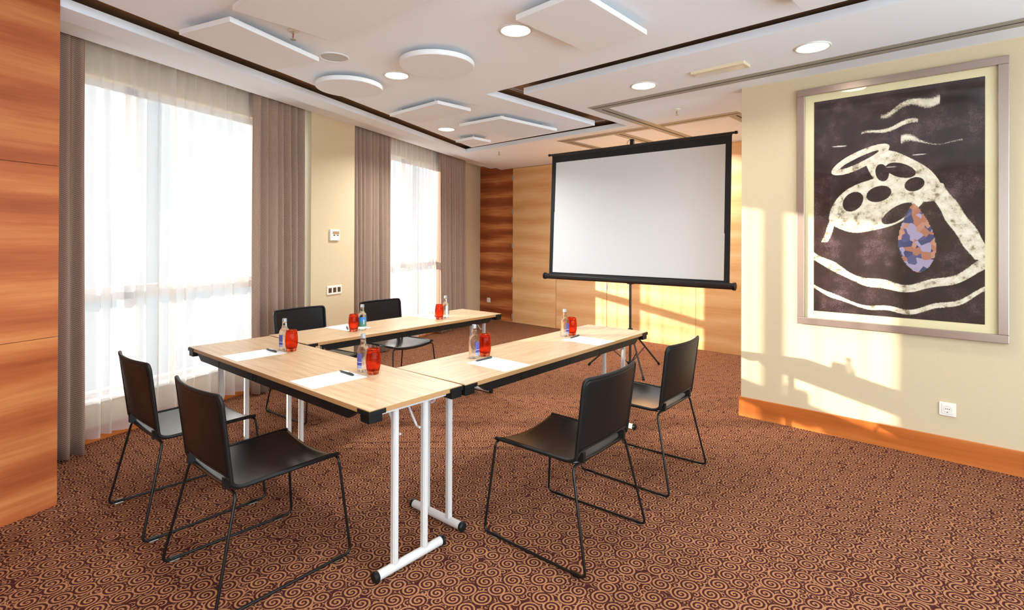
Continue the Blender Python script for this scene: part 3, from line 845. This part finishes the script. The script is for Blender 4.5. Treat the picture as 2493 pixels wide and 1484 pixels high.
copy_tree(b0, (-2.472, 1.534, TH), facing(-2.472, 1.534)-.75, 'clear water bottle on the near table, beside the right glass')
copy_tree(b0, (-3.649, 3.091, TH), facing(-3.649, 3.091)+1.5, 'clear water bottle at the far end of the window side table')
copy_tree(b0, (-2.28, 2.151, TH), facing(-2.28, 2.151)+.8, 'clear water bottle on the right table, at its near place setting')
copy_tree(b0, (-2.328, 3.091, TH), facing(-2.328, 3.091)+.8, 'clear water bottle on the right table, at its far place setting')

def tumbler_mesh(bm):
    outer = [(0, .0), (.0255, 0), (.0275, .003), (.0315, .018), (.0358, .040), (.0378, .062), (.0372, .085), (.0345, .108), (.0312, .1295)]
    inner = [(.0295, .1295), (.0328, .108), (.0352, .085), (.0356, .062), (.0335, .040), (.028, .022), (.018, .017), (0, .016)]
    def md(a, z): return 1+(.05*math.cos(10*a) if 0 < z < .016 else 0)
    lathe(bm, outer+inner, 48, mod=md)
def make_tumbler(label, loc):
    o = obj('tumbler', B(tumbler_mesh), 'tumbler', None, smooth=True); o.location = loc
    return tag(o, label, 'glass', 'red orange tumblers on the tables')
g0 = make_tumbler('red orange tumbler on the near table, left place setting', (-3.2385, 1.506, TH))
for loc, lb in (((-2.387, 1.540, TH), 'red orange tumbler on the near table, right place setting, largest in view'),
                ((-3.602, 2.152, TH), 'red orange tumbler left of the blue and green labelled bottle'),
                ((-3.621, 2.998, TH), 'red orange tumbler at the far end of the window side table'),
                ((-2.278, 2.238, TH), 'red orange tumbler on the right table, near place setting'),
                ((-2.318, 3.163, TH), 'red orange tumbler on the right table, half hidden behind the far bottle')):
    copy_tree(g0, loc, None, lb)
def make_paper(label, loc, rotz):
    o = obj('sheet_of_paper', B(box, -.105, .105, -.1485, .1485, .0002, .0012), 'paper'); o.location = loc; o.rotation_euler = (0, 0, rotz)
    return tag(o, label, 'paper', 'blank white sheets on the tables')
s0 = make_paper('blank white sheet on the near table, left place setting', (-3.298, 1.306, TH), .05)
for loc, rz, lb in (((-2.452, 1.331, TH), .042, 'blank white sheet on the near table, right place setting in front'),
                    ((-3.792, 2.212, TH), PI/2+.12, 'blank white sheet behind the blue and green labelled bottle'),
                    ((-3.815, 3.055, TH), PI/2+.10, 'blank white sheet at the far end of the window side table'),
                    ((-2.072, 2.141, TH), PI/2+.01, 'blank white sheet on the right table, near place setting'),
                    ((-2.106, 3.066, TH), PI/2+.03, 'blank white sheet on the right table, far place setting')):
    copy_tree(s0, loc, rz, lb)
def make_pen(label, p, q):
    x, y = (p[0]+q[0])/2, (p[1]+q[1])/2; rz = math.atan2(q[1]-p[1], q[0]-p[0])
    t = thing('ballpoint_pen', label, 'pen', (x, y, TH+.0012), rz, 'dark pens on the paper sheets')
    obj('barrel', B(tube, [(-.062, 0, .0055), (-.05, 0, .0055), (.02, 0, .0055), (.066, 0, .0055), (.069, 0, .0055)], [.0022, .0048, .0055, .0055, .004], 14), 'pen', t, smooth=True, auto=.7)
    obj('tip', B(tube, [(-.071, 0, .005), (-.062, 0, .0055)], [.0006, .0022], 10), 'pen_clip', t, smooth=True)
    obj('clip', B(lambda bm: (box(bm, .026, .066, -.0018, .0018, .0118, .0134), box(bm, .060, .066, -.0018, .0018, .010, .0120))), 'pen_clip', t, bevel=.0005)
    return t
p0 = make_pen('dark pen on the left sheet of the near table', (-3.392, 1.415), (-3.255, 1.42))
def pen(label, p, q):
    copy_tree(p0, ((p[0]+q[0])/2, (p[1]+q[1])/2, TH+.0012), math.atan2(q[1]-p[1], q[0]-p[0]), label)
pen('dark pen on the right sheet of the near table', (-2.554, 1.442), (-2.412, 1.442))
pen('dark pen half hidden behind the tumbler beside the blue and green labelled bottle', (-3.675, 2.150), (-3.80, 2.21))
pen('dark pen half hidden behind the farthest tumbler', (-3.695, 3.02), (-3.81, 3.10))
pen('dark pen across the near sheet of the right table', (-2.197, 2.075), (-2.201, 2.224))
pen('dark pen across the far sheet of the right table', (-2.234, 3.02), (-2.255, 3.172))

# ------------------------------------------------------------------ projection screen on tripod
t = thing('projection_screen', 'portable projection screen with black border standing on a tripod', 'screen', (-3.076, 5.258, 0), .042)
zt, zT = 1.005, 2.502
wbm, off = 1.097, .062
def fab(bm): grid(bm, 40, 10, lambda u, v: ((u*2-1)*(wbm-.055), off*v-.0006+.003*math.sin(u*21)*v*(1-v)*2, zt+.045+(zT-.085-zt-.045)*v))
obj('screen_fabric', B(fab), 'screen_white', t, smooth=True)
def border(bm):
    def q(x0, x1, z0, z1):
        y = lambda z: off*(z-zt)/(zT-zt)
        vs = [bm.verts.new((x, y(z)+d, z)) for d in (.0005, .003) for x, z in ((x0, z0), (x1, z0), (x1, z1), (x0, z1))]
        for f in ((0, 1, 2, 3), (7, 6, 5, 4), (0, 4, 5, 1), (1, 5, 6, 2), (2, 6, 7, 3), (3, 7, 4, 0)): bm.faces.new([vs[k] for k in f])
    q(-wbm, wbm, zT-.09, zT); q(-wbm, -wbm+.06, zt, zT-.09); q(wbm-.06, wbm, zt, zT-.09); q(-wbm+.06, wbm-.06, zt, zt+.05)
obj('border', B(border), 'screen_black', t)
def topbar(bm):
    tube(bm, [(-1.13, off, zT+.012), (1.13, off, zT+.012)], .012, 12)
    box(bm, -1.1, 1.1, off-.006, off+.006, zT-.012, zT+.012)
tb = obj('top_bar', B(topbar), 'tube_black', t, smooth=True, auto=.6)
for s in (-1, 1): obj('end_knob', B(tube, [(s*1.128, off, zT+.012), (s*1.15, off, zT+.012)], .016, 14), 'black_plastic', tb, smooth=True, auto=.8)
def case(bm): tube(bm, [(-1.14, -.012, zt-.005), (1.14, -.012, zt-.005)], .036, 8)
cs = obj('case', B(case), 'tube_black', t, bevel=.004)
for s in (-1, 1): obj('end_cap', B(tube, [(s*1.135, -.012, zt-.005), (s*1.156, -.012, zt-.005), (s*1.160, -.012, zt-.005)], [.041, .041, .036], 16), 'black_plastic', cs, smooth=True, auto=.8)
def pole(bm):
    tube(bm, [(0, .045, .075), (0, .045, 1.05)], .0135, 14)
    tube(bm, [(0, .075, 1.0), (0, .075, zT+.07)], .0105, 12)
    box(bm, -.03, .03, .02, .085, .955, .985)
obj('pole', B(pole), 'pole', t, smooth=True, auto=.6)
def hook(bm):
    tube(bm, [(.004, off, zT+.018), (.004, off, zT+.075)], .022, 14)
    tube(bm, fillet([(-.05, off-.01, zT+.018), (-.05, off-.01, zT+.05), (-.02, off-.01, zT+.078), (.03, off-.01, zT+.078), (.042, off-.01, zT+.05), (.042, off-.01, zT+.018)], .02), .0025, 8)
obj('hook', B(hook), 'black_plastic', t, smooth=True, auto=.8)
obj('hub', B(lambda bm: (lathe(bm, [(0, .05), (.026, .05), (.03, .062), (.03, .085), (.022, .092), (0, .092)], 24, center=(0, .045, 0)), lathe(bm, [(0, .40), (.028, .40), (.03, .41), (.03, .45), (.024, .46), (0, .46)], 24, center=(0, .045, 0)))), 'black_plastic', t, smooth=True, auto=.7)
feet = [(-3.524, 5.14), (-2.941, 5.724), (-2.729, 4.973)]
R = Matrix.Rotation(-.042, 2)
for fx, fy in feet:
    q = R @ Vector((fx+3.076, fy-5.258))
    dr = (q-Vector((0, .045))); L = dr.length; dr /= L
    hub_t = Vector((dr.x*.03, .045+dr.y*.03, .43)); ft = Vector((q.x, q.y, .012))
    lg = obj('tripod_leg', B(tube, [hub_t, ft], .0105, 10), 'pole', t, smooth=True, auto=.6)
    mid = hub_t.lerp(ft, .46)
    obj('strut', B(tube, [Vector((dr.x*.026, .045+dr.y*.026, .075)), mid], .006, 8), 'pole', lg, smooth=True, auto=.6)
    obj('rubber_foot', B(tube, [ft.lerp(hub_t, .05), Vector((ft.x, ft.y, .008))], .0135, 10), 'black_plastic', lg, smooth=True, auto=.6)

# ------------------------------------------------------------------ light
wd = bpy.data.worlds.new('sky'); S.world = wd; wd.use_nodes = True
g = G(wd.node_tree)
bgn = wd.node_tree.nodes['Background']
gen = g.n('ShaderNodeTexCoord').outputs['Generated']
_, _, zz = g.xyz(gen)
sky = g.ramp(g.m('ADD', g.m('MULTIPLY', zz, .5), .5), [(.40, (.76, .93, 1.07)), (.5, (.77, .94, 1.07)), (.62, (.76, .93, 1.07)), (1, (.62, .82, 1.08))])
g.put(bgn.inputs[0], sky)
# sky boosted on the side of the added windows, to fill the room
side = g.smooth(g.v('DOT_PRODUCT', gen, (.80, -.60, 0)), -.2, .75)
g.put(bgn.inputs[1], g.m('ADD', .84, g.m('MULTIPLY', side, 6.6)))
sun = bpy.data.lights.new('sun', 'SUN'); sun.energy = 16.5; sun.angle = math.radians(.6); sun.color = (1, .965, .92)
so = bpy.data.objects.new('sun', sun); COL.objects.link(so)
so.rotation_euler = Vector((1.03, 1.0, -.245)).to_track_quat('-Z', 'Y').to_euler()
so.location = (-9, -4, 4)

# sky portals in the openings
def portal(x, y, z, w, h, dx, dy):
    L = bpy.data.lights.new('sky_portal', 'AREA'); L.shape = 'RECTANGLE'; L.size = w; L.size_y = h
    L.cycles.is_portal = True
    o = bpy.data.objects.new('sky_portal', L); COL.objects.link(o); o.location = (x, y, z)
    o.rotation_euler = Vector((dx, dy, 0)).to_track_quat('-Z', 'Z').to_euler()
for s_, w_ in ((1.0, 2.3), (4.46, 2.75)):
    x, y = W(s_, REC+.24); portal(x, y, 1.43, w_, 2.4, -NO.x, -NO.y)
portal(XR+.14, .85, 1.42, 5.8, 2.2, -1, 0)
portal(XR+.14, (YP+YB+.1)/2, 1.42, 1.7, 2.2, -1, 0)
portal(1.25, YN-.14, 1.42, 1.6, 2.2, 0, 1)

# ------------------------------------------------------------------ camera
cam = bpy.data.cameras.new('camera'); co = bpy.data.objects.new('camera', cam); COL.objects.link(co)
cam.sensor_fit = 'HORIZONTAL'; cam.sensor_width = 36; cam.lens = 1299.043*36/2493
cam.shift_x = 0; cam.shift_y = -(742-580.85)/2493
cam.clip_start = .05; cam.clip_end = 200
phi, roll, pitch = .7444749, -.00394718, -.00322171
F0 = Vector((-math.sin(phi), math.cos(phi), 0)); R0 = Vector((math.cos(phi), math.sin(phi), 0)); U0 = Vector((0, 0, 1))
cp, sp, cr, sr = math.cos(pitch), math.sin(pitch), math.cos(roll), math.sin(roll)
Fw = cp*F0-sp*U0; U1 = sp*F0+cp*U0; Rt = cr*R0-sr*U1; Up = sr*R0+cr*U1
mw = Matrix.Identity(4)
for r_ in range(3): mw[r_][0] = Rt[r_]; mw[r_][1] = Up[r_]; mw[r_][2] = -Fw[r_]
mw.translation = (0, 0, 1.4387266)
co.matrix_world = mw
S.camera = co

S.view_settings.view_transform = 'Standard'; S.view_settings.look = 'None'
S.view_settings.exposure = .31; S.view_settings.gamma = 1; S.view_settings.use_curve_mapping = False
S.cycles.use_denoising = True
S.cycles.max_bounces = 10; S.cycles.diffuse_bounces = 5; S.cycles.glossy_bounces = 4; S.cycles.transmission_bounces = 10; S.cycles.transparent_max_bounces = 16
S.cycles.sample_clamp_indirect = 6; S.cycles.caustics_reflective = False; S.cycles.caustics_refractive = False
